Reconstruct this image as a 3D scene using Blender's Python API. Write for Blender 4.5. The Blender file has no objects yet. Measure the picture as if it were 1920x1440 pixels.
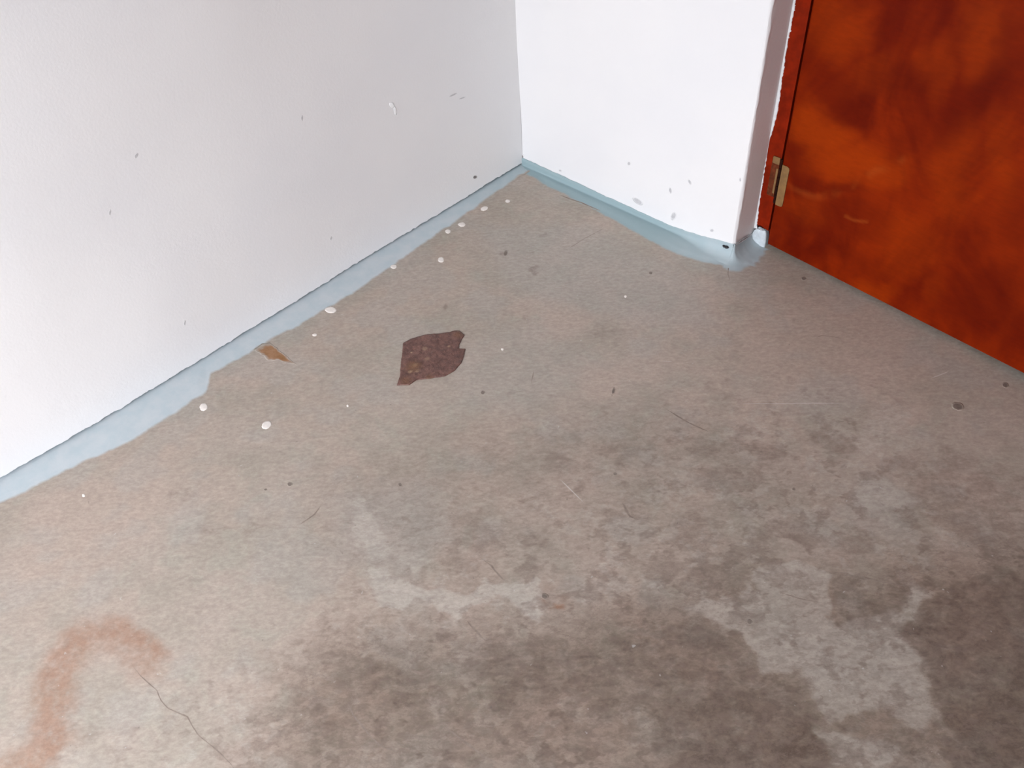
import bpy, bmesh, math, random
import numpy as np
from mathutils import Matrix, Vector

# ------------------------------------------------------------------ camera
FPX = 1681.985
PITCH, YAW, ROLL = 0.7740, -0.7903, -0.0609
CAM = np.array([1.302, -1.369, 1.12])
_cp, _sp = math.cos(PITCH), math.sin(PITCH)
FWD = np.array([math.sin(YAW) * _cp, math.cos(YAW) * _cp, -_sp])
_r0 = np.array([math.cos(YAW), -math.sin(YAW), 0.0])
_u0 = np.cross(_r0, FWD)
RGT = _r0 * math.cos(ROLL) + _u0 * math.sin(ROLL)
UPV = np.cross(RGT, FWD)

scene = bpy.context.scene
COL = scene.collection
cd = bpy.data.cameras.new('camera')
cd.sensor_fit = 'HORIZONTAL'
cd.sensor_width = 36.0
cd.lens = FPX * 36.0 / 1920.0
cd.clip_start = 0.02
cam = bpy.data.objects.new('camera', cd)
COL.objects.link(cam)
cam.matrix_world = Matrix(((RGT[0], UPV[0], -FWD[0], CAM[0]),
                           (RGT[1], UPV[1], -FWD[1], CAM[1]),
                           (RGT[2], UPV[2], -FWD[2], CAM[2]),
                           (0, 0, 0, 1)))
scene.camera = cam

# ------------------------------------------------------------------ light
world = bpy.data.worlds.new('daylight')
scene.world = world
world.use_nodes = True
wbg = world.node_tree.nodes['Background']
wbg.inputs['Color'].default_value = (0.92, 0.955, 1.035, 1)
wbg.inputs['Strength'].default_value = 1.0

# unseen doorway in the rear wall, invented to light the room (x0, x1, height): the daylight comes in here
UNSEEN_DOORWAY = (0.36, 1.34, 2.0)
REAR_Y = -2.15
ROOM_X = 3.0
CEIL_Z = 2.6
pl = bpy.data.lights.new('daylight_portal', 'AREA')
pl.shape = 'RECTANGLE'
pl.size = UNSEEN_DOORWAY[1] - UNSEEN_DOORWAY[0]
pl.size_y = UNSEEN_DOORWAY[2]
pl.cycles.is_portal = True
plo = bpy.data.objects.new('daylight_portal', pl)
plo.location = ((UNSEEN_DOORWAY[0] + UNSEEN_DOORWAY[1]) / 2, REAR_Y - 0.01, UNSEEN_DOORWAY[2] / 2)
plo.rotation_euler = (math.radians(90), 0, 0)      # shines towards +y
COL.objects.link(plo)

vs = scene.view_settings
vs.view_transform = 'Standard'
vs.look = 'None'
vs.gamma = 1.0
vs.use_curve_mapping = False
vs.exposure = 3.36


# ------------------------------------------------------------------ pixel -> place
def ray(q):
    return FWD + ((q[0] - 960.0) / FPX) * RGT - ((q[1] - 720.0) / FPX) * UPV


def hit(q, axis, value):
    d = ray(q)
    return CAM + d * ((value - CAM[axis]) / d[axis])


def on_floor(pts):
    return np.array([hit(q, 2, 0.0)[:2] for q in pts])


# ------------------------------------------------------------------ noise
_rng = np.random.RandomState(7)
_tab = _rng.rand(256, 256)


def vnoise(x, y, seed=0):
    x = np.asarray(x, float) + seed * 17.31 + 1000.0
    y = np.asarray(y, float) + seed * 7.77 + 1000.0
    xi = np.floor(x).astype(int)
    yi = np.floor(y).astype(int)
    fx = x - xi
    fy = y - yi
    fx = fx * fx * (3 - 2 * fx)
    fy = fy * fy * (3 - 2 * fy)
    a = _tab[xi & 255, yi & 255]
    b = _tab[(xi + 1) & 255, yi & 255]
    c = _tab[xi & 255, (yi + 1) & 255]
    d = _tab[(xi + 1) & 255, (yi + 1) & 255]
    return (a * (1 - fx) + b * fx) * (1 - fy) + (c * (1 - fx) + d * fx) * fy


def fbm(x, y, freq, octaves=4, seed=0, gain=0.55):
    s = np.zeros_like(np.asarray(x, float))
    amp, tot = 1.0, 0.0
    for k in range(octaves):
        ca, sa = math.cos(k * 1.1), math.sin(k * 1.1)
        s = s + amp * vnoise((x * ca - y * sa) * freq, (x * sa + y * ca) * freq, seed + k * 3)
        tot += amp
        amp *= gain
        freq *= 2.03
    return s / tot


def sstep(a, b, v):
    t = np.clip((v - a) / (b - a), 0, 1)
    return t * t * (3 - 2 * t)


def poly_sd(X, Y, poly):
    """signed distance to a polygon, positive inside"""
    n = len(poly)
    d2 = np.full(X.shape, 1e9)
    inside = np.zeros(X.shape, bool)
    for i in range(n):
        ax, ay = poly[i]
        bx, by = poly[(i + 1) % n]
        ex, ey = bx - ax, by - ay
        t = np.clip(((X - ax) * ex + (Y - ay) * ey) / max(ex * ex + ey * ey, 1e-12), 0, 1)
        d2 = np.minimum(d2, (X - ax - t * ex) ** 2 + (Y - ay - t * ey) ** 2)
        cond = ((ay > Y) != (by > Y)) & (X < (bx - ax) * (Y - ay) / (by - ay + 1e-15) + ax)
        inside ^= cond
    d = np.sqrt(d2)
    return np.where(inside, d, -d)


def line_d(X, Y, pts):
    d2 = np.full(X.shape, 1e9)
    for i in range(len(pts) - 1):
        ax, ay = pts[i]
        bx, by = pts[i + 1]
        ex, ey = bx - ax, by - ay
        t = np.clip(((X - ax) * ex + (Y - ay) * ey) / max(ex * ex + ey * ey, 1e-12), 0, 1)
        d2 = np.minimum(d2, (X - ax - t * ex) ** 2 + (Y - ay - t * ey) ** 2)
    return np.sqrt(d2)


# ------------------------------------------------------------------ materials
class NT:
    def __init__(self, name):
        self.m = bpy.data.materials.new(name)
        self.m.use_nodes = True
        self.t = self.m.node_tree
        self.b = self.t.nodes['Principled BSDF']
        self.out = self.t.nodes['Material Output']

    def node(self, kind, **kw):
        n = self.t.nodes.new(kind)
        for k, v in kw.items():
            setattr(n, k, v)
        return n

    def link(self, a, b):
        self.t.links.new(a, b)

    def coords(self, scale=(1, 1, 1), rot=(0, 0, 0)):
        tc = self.node('ShaderNodeTexCoord')
        mp = self.node('ShaderNodeMapping')
        mp.inputs['Scale'].default_value = scale
        mp.inputs['Rotation'].default_value = rot
        self.link(tc.outputs['Object'], mp.inputs['Vector'])
        return mp.outputs['Vector']

    def noise(self, scale, detail=4, rough=0.55, vec=None, dist=0.0):
        n = self.node('ShaderNodeTexNoise')
        n.inputs['Scale'].default_value = scale
        n.inputs['Detail'].default_value = detail
        n.inputs['Roughness'].default_value = rough
        n.inputs['Distortion'].default_value = dist
        self.link(vec if vec is not None else self.coords(), n.inputs['Vector'])
        return n.outputs['Fac']

    def ramp(self, fac, a, b):
        r = self.node('ShaderNodeMapRange')
        r.interpolation_type = 'SMOOTHSTEP'
        r.inputs['From Min'].default_value = a
        r.inputs['From Max'].default_value = b
        self.link(fac, r.inputs['Value'])
        return r.outputs['Result']

    def math(self, op, a, b):
        n = self.node('ShaderNodeMath', operation=op)
        for i, v in enumerate((a, b)):
            if isinstance(v, (int, float)):
                n.inputs[i].default_value = v
            else:
                self.link(v, n.inputs[i])
        return n.outputs[0]

    def mix(self, fac, a, b, blend='MIX'):
        n = self.node('ShaderNodeMix', data_type='RGBA', blend_type=blend)
        if isinstance(fac, (int, float)):
            n.inputs[0].default_value = fac
        else:
            self.link(fac, n.inputs[0])
        for i, v in ((6, a), (7, b)):
            if isinstance(v, tuple):
                n.inputs[i].default_value = (*v, 1)
            else:
                self.link(v, n.inputs[i])
        return n.outputs[2]

    def attr(self, name):
        n = self.node('ShaderNodeAttribute', attribute_name=name)
        s = self.node('ShaderNodeSeparateColor')
        self.link(n.outputs['Color'], s.inputs[0])
        return s.outputs

    def bump(self, h, strength, dist=0.001):
        n = self.node('ShaderNodeBump')
        n.inputs['Strength'].default_value = strength
        n.inputs['Distance'].default_value = dist
        self.link(h, n.inputs['Height'])
        self.link(n.outputs['Normal'], self.b.inputs['Normal'])

    def color(self, c):
        if isinstance(c, tuple):
            self.b.inputs['Base Color'].default_value = (*c, 1)
        else:
            self.link(c, self.b.inputs['Base Color'])

    def rough(self, r):
        if isinstance(r, (int, float)):
            self.b.inputs['Roughness'].default_value = r
        else:
            self.link(r, self.b.inputs['Roughness'])


def srgb(r, g, b):
    f = lambda c: (c / 255 / 12.92) if c <= 10 else ((c / 255 + 0.055) / 1.055) ** 2.4
    return (f(r), f(g), f(b))


def mat_wall():
    n = NT('white_wall_paint')
    v = n.coords()
    big = n.noise(3.0, 3, 0.5, v)
    c = n.mix(n.ramp(big, 0.35, 0.65), (0.80, 0.79, 0.79), (0.83, 0.815, 0.805))
    fine = n.noise(160, 4, 0.6, v)
    c = n.mix(n.math('MULTIPLY', n.ramp(fine, 0.62, 0.8), 0.12), c, (0.66, 0.65, 0.65))
    n.color(c)
    n.rough(0.62)
    n.b.inputs['Specular IOR Level'].default_value = 0.3
    roller = n.noise(230, 5, 0.65, v)
    lumps = n.noise(22, 3, 0.5, v)
    n.bump(n.math('ADD', roller, n.math('MULTIPLY', lumps, 1.6)), 0.17, 0.0016)
    return n.m


def mat_plain(name, col, rough=0.6, var=0.15, scale=60, bump=0.2, spec=0.4):
    n = NT(name)
    v = n.coords()
    a = n.noise(scale, 4, 0.6, v)
    dark = tuple(x * (1 - var) for x in col)
    lite = tuple(min(1, x * (1 + var)) for x in col)
    n.color(n.mix(n.ramp(a, 0.3, 0.7), dark, lite))
    n.rough(rough)
    n.b.inputs['Specular IOR Level'].default_value = spec
    n.bump(n.noise(scale * 4, 4, 0.6, v), bump, 0.0008)
    return n.m


def floor_colour(n):
    v = n.coords()
    vs_ = n.coords((1, 1, 1), (0, 0, math.radians(-45)))
    st = n.node('ShaderNodeMapping')
    st.inputs['Scale'].default_value = (0.60, 1.0, 1.0)
    n.link(vs_, st.inputs['Vector'])
    sv = st.outputs['Vector']
    m1 = n.attr('stain')     # pale, grime, rust
    m2 = n.attr('tone')      # warm, cool, dirt_shade
    base = n.mix(n.ramp(n.noise(9, 4, 0.6, v), 0.36, 0.64), (0.420, 0.364, 0.302), (0.468, 0.394, 0.332))
    base = n.mix(n.math('MULTIPLY', n.ramp(n.noise(16, 5, 0.6, v, 0.6), 0.5, 0.68), 0.55), base, (0.425, 0.396, 0.328))
    base = n.mix(n.math('MULTIPLY', m2[0], 0.75), base, (0.53, 0.415, 0.345))
    base = n.mix(n.math('MULTIPLY', m2[1], 0.75), base, (0.435, 0.410, 0.370))
    pale_n = n.math('ADD', m1[0], n.math('MULTIPLY', n.math('SUBTRACT', n.noise(52, 6, 0.68, v), 0.5), 1.1))
    pale_n = n.math('MULTIPLY', n.ramp(pale_n, 0.20, 0.42), n.math('ADD', n.math('MULTIPLY', m1[0], 0.55), 0.16))
    base = n.mix(pale_n, base, (0.545, 0.500, 0.440))
    g = n.math('ADD', m1[1], n.math('MULTIPLY', n.math('SUBTRACT', n.noise(46, 7, 0.72, sv, 0.4), 0.5), 1.5))
    g = n.math('MULTIPLY', n.ramp(g, 0.13, 0.50), n.math('ADD', n.math('MULTIPLY', m1[1], 0.66), 0.12))
    g = n.math('MULTIPLY', g, n.math('ADD', n.math('MULTIPLY', n.ramp(n.noise(38, 6, 0.7, v), 0.36, 0.60), 0.62), 0.42))
    base = n.mix(g, base, (0.200, 0.145, 0.118))
    rn = n.math('MULTIPLY', m1[2], n.ramp(n.noise(48, 6, 0.7, v), 0.15, 0.62))
    base = n.mix(rn, base, (0.375, 0.225, 0.155))
    dirt_shade_fac = n.math('MULTIPLY', m2[2], n.ramp(n.noise(14, 5, 0.65, v), -0.1, 0.55))
    base = n.mix(dirt_shade_fac, base, n.mix(1.0, base, (0.53, 0.475, 0.44), 'MULTIPLY'))  # darkens for trodden soil and painted shade together
    # fine streaky grain
    f1 = n.ramp(n.noise(170, 5, 0.7, sv), 0.30, 0.72)
    base = n.mix(0.46, base, n.mix(f1, (0.55, 0.53, 0.52), (1.0, 1.0, 1.0)), 'MULTIPLY')
    f2 = n.ramp(n.noise(62, 7, 0.74, sv, 0.5), 0.40, 0.60)
    base = n.mix(n.math('MULTIPLY', n.math('ADD', m2[2], 0.35), 0.30), base, n.mix(1.0, base, n.mix(f2, (0.52, 0.47, 0.45), (1.22, 1.20, 1.18)), 'MULTIPLY'))
    f3 = n.ramp(n.noise(92, 7, 0.78, sv, 0.3), 0.52, 0.59)
    base = n.mix(n.math('MULTIPLY', f3, n.math('MULTIPLY', n.math('ADD', m2[2], 0.14), 0.55)), base, (0.185, 0.135, 0.112))
    sp = n.ramp(n.noise(110, 2, 0.5, v), 0.74, 0.80)
    base = n.mix(n.math('MULTIPLY', sp, 0.5), base, (0.12, 0.10, 0.09))
    sp2 = n.ramp(n.noise(95, 2, 0.5, n.coords((1, 1, 1), (0.4, 0.2, 0))), 0.745, 0.80)
    base = n.mix(n.math('MULTIPLY', sp2, 0.5), base, (0.55, 0.53, 0.50))
    return base


def mat_floor():
    n = NT('worn_concrete')
    base = floor_colour(n)
    n.color(base)
    floor_finish(n, n.coords())
    return n.m


def floor_finish(n, v):
    r = n.node('ShaderNodeMapRange')
    r.inputs['To Min'].default_value = 0.42
    r.inputs['To Max'].default_value = 0.66
    n.link(n.noise(20, 4, 0.6, v), r.inputs['Value'])
    n.rough(r.outputs['Result'])
    n.b.inputs['Specular IOR Level'].default_value = 0.35
    n.bump(n.math('ADD', n.noise(60, 4, 0.6, v), n.noise(320, 3, 0.6, v)), 0.12, 0.001)


def mat_cover(name, c1, c2, rough, scale=30, thr=0.35, c3=None, under='floor'):
    """thin coat worn through towards its edge: the 'cover' attribute blends it into what it lies on"""
    n = NT(name)
    v = n.coords()
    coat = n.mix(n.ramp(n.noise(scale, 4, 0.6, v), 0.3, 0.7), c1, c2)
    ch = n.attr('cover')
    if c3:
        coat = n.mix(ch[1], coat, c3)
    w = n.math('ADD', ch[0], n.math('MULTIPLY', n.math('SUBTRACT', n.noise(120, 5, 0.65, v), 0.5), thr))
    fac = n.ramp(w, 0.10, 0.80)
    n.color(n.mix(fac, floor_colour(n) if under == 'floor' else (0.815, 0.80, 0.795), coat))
    if under == 'floor':
        floor_finish(n, v)
    else:
        n.rough(0.62)
        n.b.inputs['Specular IOR Level'].default_value = 0.3
    return n.m


def mat_door():
    n = NT('orange_stained_plywood')
    v = n.coords()
    tall = n.coords((1.0, 1.0, 0.35))
    m = n.attr('figure')     # bright, dark, pale vein
    cloud = n.noise(7, 5, 0.6, n.coords((1.0, 1.0, 0.6), (0, math.radians(18), 0)), 0.8)
    c = n.mix(n.ramp(cloud, 0.32, 0.68), (0.120, 0.0058, 0.0003), (0.235, 0.018, 0.0004))
    c = n.mix(n.math('MULTIPLY', m[0], 0.8), c, (0.38, 0.042, 0.0006))
    c = n.mix(n.math('MULTIPLY', m[1], 0.62), c, (0.085, 0.0035, 0.0003))
    c = n.mix(n.math('MULTIPLY', m[2], 0.55), c, (0.46, 0.10, 0.015))
    grain = n.ramp(n.noise(150, 5, 0.7, n.coords((0.25, 1.0, 1.0))), 0.3, 0.7)
    c = n.mix(0.28, c, n.mix(grain, (0.5, 0.45, 0.4), (1.0, 1.0, 1.0)), 'MULTIPLY')
    n.color(c)
    n.rough(0.5)
    n.b.inputs['Specular IOR Level'].default_value = 0.06
    n.bump(n.math('ADD', n.noise(110, 5, 0.6, n.coords((0.3, 1, 1))), n.noise(14, 2, 0.5, tall)), 0.15, 0.0008)
    return n.m


def mat_patch():
    n = NT('brown_bitumen')
    v = n.coords()
    m = n.attr('tan')
    c = n.mix(n.ramp(n.noise(70, 5, 0.65, v), 0.3, 0.7), (0.085, 0.036, 0.027), (0.19, 0.092, 0.072))
    c = n.mix(n.math('MULTIPLY', n.ramp(n.noise(230, 4, 0.6, v), 0.52, 0.66), 0.55), c, (0.26, 0.13, 0.10))
    c = n.mix(n.math('MULTIPLY', m[0], 0.95), c, (0.55, 0.38, 0.24))
    c = n.mix(n.math('MULTIPLY', m[1], 0.8), c, (0.17, 0.075, 0.032))
    n.color(c)
    n.rough(0.38)
    n.bump(n.math('ADD', n.noise(120, 5, 0.65, v), n.noise(38, 3, 0.6, v)), 0.9, 0.003)
    return n.m


M_WALL = mat_wall()
M_FLOOR = mat_floor()
M_CEIL = mat_plain('white_ceiling_paint', (0.78, 0.78, 0.77), 0.8, 0.02, 5, 0.1)
BLUE1, BLUE2 = (0.465, 0.54, 0.57), (0.54, 0.585, 0.605)
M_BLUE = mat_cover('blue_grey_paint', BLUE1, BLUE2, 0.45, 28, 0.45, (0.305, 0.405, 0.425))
M_DOOR = mat_door()
M_FRAME = mat_plain('red_brown_frame_stain', (0.20, 0.012, 0.001), 0.5, 0.22, 45, 0.25, 0.08)
M_BRASS = mat_plain('dull_brass', (0.23, 0.125, 0.045), 0.5, 0.15, 90, 0.2)
M_BRASS_ST = mat_plain('stained_brass', (0.115, 0.026, 0.008), 0.5, 0.35, 110, 0.3, 0.15)
M_DARK = mat_plain('dark_hinge_pin', (0.020, 0.006, 0.003), 0.7, 0.2, 80, 0.1, 0.08)
M_PATCH = mat_patch()
M_DROP = mat_plain('dried_cream_paint', (0.80, 0.74, 0.68), 0.5, 0.06, 200, 0.1)
M_WHITE = mat_plain('thick_white_paint', (0.80, 0.80, 0.80), 0.5, 0.05, 150, 0.4)
M_CRACK = mat_cover('crack_dirt', (0.19, 0.145, 0.12), (0.27, 0.22, 0.18), 0.9, 90, 0.7)
M_SCRATCH = mat_cover('pale_scratch', (0.54, 0.49, 0.45), (0.58, 0.53, 0.49), 0.7, 90, 0.6)
M_WALLSPOT = mat_cover('dark_wall_speck', (0.16, 0.14, 0.13), (0.24, 0.21, 0.20), 0.7, 120, 0.6, None, 'wall')
M_SPOT = mat_cover('dark_spot_stain', (0.15, 0.12, 0.10), (0.22, 0.18, 0.15), 0.7, 120, 0.6)
M_RUST = mat_cover('brown_rust_stain', (0.27, 0.13, 0.05), (0.36, 0.20, 0.11), 0.7, 60, 0.9)
M_BLACK = mat_plain('black_crumb', (0.012, 0.010, 0.012), 0.5, 0.3, 300, 0.2)
M_CHIP = mat_plain('bare_white_chip', (0.93, 0.93, 0.92), 0.5, 0.02, 150, 0.2)
M_GREYMARK = mat_cover('grey_scuff', (0.50, 0.49, 0.50), (0.60, 0.59, 0.59), 0.7, 150, 0.7, None, 'wall')


# ------------------------------------------------------------------ mesh helpers
def make(name, verts, faces, mat, parent=None, smooth=False, attrs=None, kind=None, label=None, cat=None):
    me = bpy.data.meshes.new(name)
    me.from_pydata([tuple(map(float, p)) for p in verts], [], faces)
    if attrs:
        for an, arr in attrs.items():
            a = me.color_attributes.new(an, 'FLOAT_COLOR', 'POINT')
            buf = np.ones((len(verts), 4), np.float32)
            buf[:, :arr.shape[1]] = arr
            a.data.foreach_set('color', buf.ravel())
    if smooth:
        me.polygons.foreach_set('use_smooth', np.ones(len(me.polygons), bool))
    me.materials.append(mat)
    me.update()
    o = bpy.data.objects.new(name, me)
    COL.objects.link(o)
    if parent is not None:
        o.parent = parent
    if kind:
        o['kind'] = kind
    if label:
        o['label'] = label
    if cat:
        o['category'] = cat
    return o


class MB:
    def __init__(self):
        self.v, self.f = [], []

    def box(self, x0, x1, y0, y1, z0, z1):
        b = len(self.v)
        self.v += [(x, y, z) for z in (z0, z1) for y in (y0, y1) for x in (x0, x1)]
        self.f += [tuple(b + i for i in q) for q in
                   ((0, 2, 3, 1), (4, 5, 7, 6), (0, 1, 5, 4), (2, 6, 7, 3), (0, 4, 6, 2), (1, 3, 7, 5))]
        return self

    def grid(self, P, flip=False):
        """P: array rows x cols x 3"""
        b = len(self.v)
        r, c = P.shape[:2]
        self.v += [tuple(p) for p in P.reshape(-1, 3)]
        for i in range(r - 1):
            for j in range(c - 1):
                q = (b + i * c + j, b + i * c + j + 1, b + (i + 1) * c + j + 1, b + (i + 1) * c + j)
                self.f.append(q[::-1] if flip else q)
        return self


def resample(pts, step):
    pts = np.asarray(pts, float)
    seg = np.linalg.norm(np.diff(pts, axis=0), axis=1)
    s = np.r_[0, np.cumsum(seg)]
    n = max(2, int(s[-1] / step) + 1)
    t = np.linspace(0, s[-1], n)
    return np.stack([np.interp(t, s, pts[:, k]) for k in range(pts.shape[1])], 1)


def skin(name, poly, mat, parent, height=0.0004, rings=6, z0=0.0002, relief=0.0, feather=True,
         wobble=0.0, step=0.003, seed=1, dome=False, extra=None, to3d=None, kind=None, label=None, teal=0.0, fade=0.55):
    """thin coat with the outline poly (2D metres): rings from the centre to the rim, sides down to the surface"""
    poly = np.asarray(poly, float)
    out = resample(np.vstack([poly, poly[:1]]), step)[:-1]
    c = poly.mean(0)
    if wobble:
        a = fbm(out[:, 0] * 1.0, out[:, 1] * 1.0, 1.0 / max(step * 2.5, 1e-4), 3, seed) - 0.5
        d = out - c
        out = out + d / np.maximum(np.linalg.norm(d, axis=1, keepdims=True), 1e-6) * (a * 2 * wobble)[:, None]
    n = len(out)
    V, cov = [np.array([c[0], c[1], z0 + height])], [1.0]
    for k in range(1, rings + 1):
        t = k / rings
        xy = c + (out - c) * t
        h = height * (max(0.0, 1 - t ** dome * 0.92) ** 0.5 if dome else 1.0)
        z = z0 + h + (relief * (fbm(xy[:, 0], xy[:, 1], 90, 3, seed + 5) - 0.5) * 2 if relief else 0)
        V += list(np.c_[xy, np.broadcast_to(z, (n,))])
        cov += [1.0 - max(0.0, (t - 1 + fade) / fade) if feather else 1.0] * n
    V += list(np.c_[out, np.full(n, 0.00001 if feather else 0.0)])
    cov += [0.0 if feather else 1.0] * n
    F = [(0, 1 + i, 1 + (i + 1) % n) for i in range(n)]
    for k in range(rings):
        for i in range(n):
            a0, a1 = 1 + k * n + i, 1 + k * n + (i + 1) % n
            F.append((a0, a0 + n, a1 + n, a1))
    V = np.array(V)
    at = {'cover': np.c_[np.array(cov), np.full(len(cov), teal)]}
    if extra:
        at.update(extra(V))
    if to3d is None and feather:
        at.update(floor_attrs(V))
    if to3d is not None:
        V = to3d(V)
    return make(name, V, F, mat, parent, True, at, kind, label)


def ribbon(name, pts, width, mat, parent, z=0.0003, seed=3, to3d=None, jitter=0.0, op=1.0):
    p = resample(pts, 0.004)
    t = np.gradient(p, axis=0)
    t /= np.maximum(np.linalg.norm(t, axis=1, keepdims=True), 1e-9)
    nrm = np.c_[-t[:, 1], t[:, 0]]
    n = len(p)
    if jitter:
        p = p + nrm * ((fbm(p[:, 0], p[:, 1], 60, 3, seed) - 0.5) * 2 * jitter)[:, None]
    s = np.linspace(0, 1, n)
    w = 1.5 * width * (0.35 + 0.65 * np.sin(np.pi * np.clip(s, 0.04, 0.96))) * (0.6 + 0.8 * vnoise(s * n * 0.4, s * 0, seed))
    V, cov = [], []
    for k, o in enumerate((-1.0, 0.0, 1.0)):
        V += list(np.c_[p + nrm * (o * w / 2)[:, None], np.full(n, z if o == 0 else z * 0.5)])
        cov += list(np.full(n, 1.0 if o == 0 else 0.0) * np.clip(np.minimum(s, 1 - s) * 5 + 0.2, 0, 1) * op)
    F = []
    for k in range(2):
        for i in range(n - 1):
            F.append((k * n + i, k * n + i + 1, (k + 1) * n + i + 1, (k + 1) * n + i))
    V = np.array(V)
    at = {'cover': np.array(cov)[:, None]}
    if to3d is not None:
        V = to3d(V)
    else:
        at.update(floor_attrs(V))
    return make(name, V, F, mat, parent, True, at)


# ================================================================== FLOOR
def axis_pts(lo, fine_lo, fine_hi, hi, step):
    a = np.arange(lo, fine_lo, 0.12) if lo < fine_lo else np.array([])
    b = np.arange(fine_lo, fine_hi, step)
    c = np.arange(fine_hi, hi, 0.12)
    return np.unique(np.r_[a, b, c, hi])


FLOORMAP = {}


def floor_attrs(V):
    """the floor's own stain values under the points V"""
    xs, ys, A = FLOORMAP['xs'], FLOORMAP['ys'], FLOORMAP['a']
    x = np.clip(V[:, 0], xs[0], xs[-1] - 1e-6)
    y = np.clip(V[:, 1], ys[0], ys[-1] - 1e-6)
    i = np.clip(np.searchsorted(xs, x, 'right') - 1, 0, len(xs) - 2)
    j = np.clip(np.searchsorted(ys, y, 'right') - 1, 0, len(ys) - 2)
    fx = ((x - xs[i]) / (xs[i + 1] - xs[i]))[:, None]
    fy = ((y - ys[j]) / (ys[j + 1] - ys[j]))[:, None]
    m = (A[j, i] * (1 - fx) + A[j, i + 1] * fx) * (1 - fy) + (A[j + 1, i] * (1 - fx) + A[j + 1, i + 1] * fx) * fy
    return {'stain': m[:, :3], 'tone': m[:, 3:]}


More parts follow.
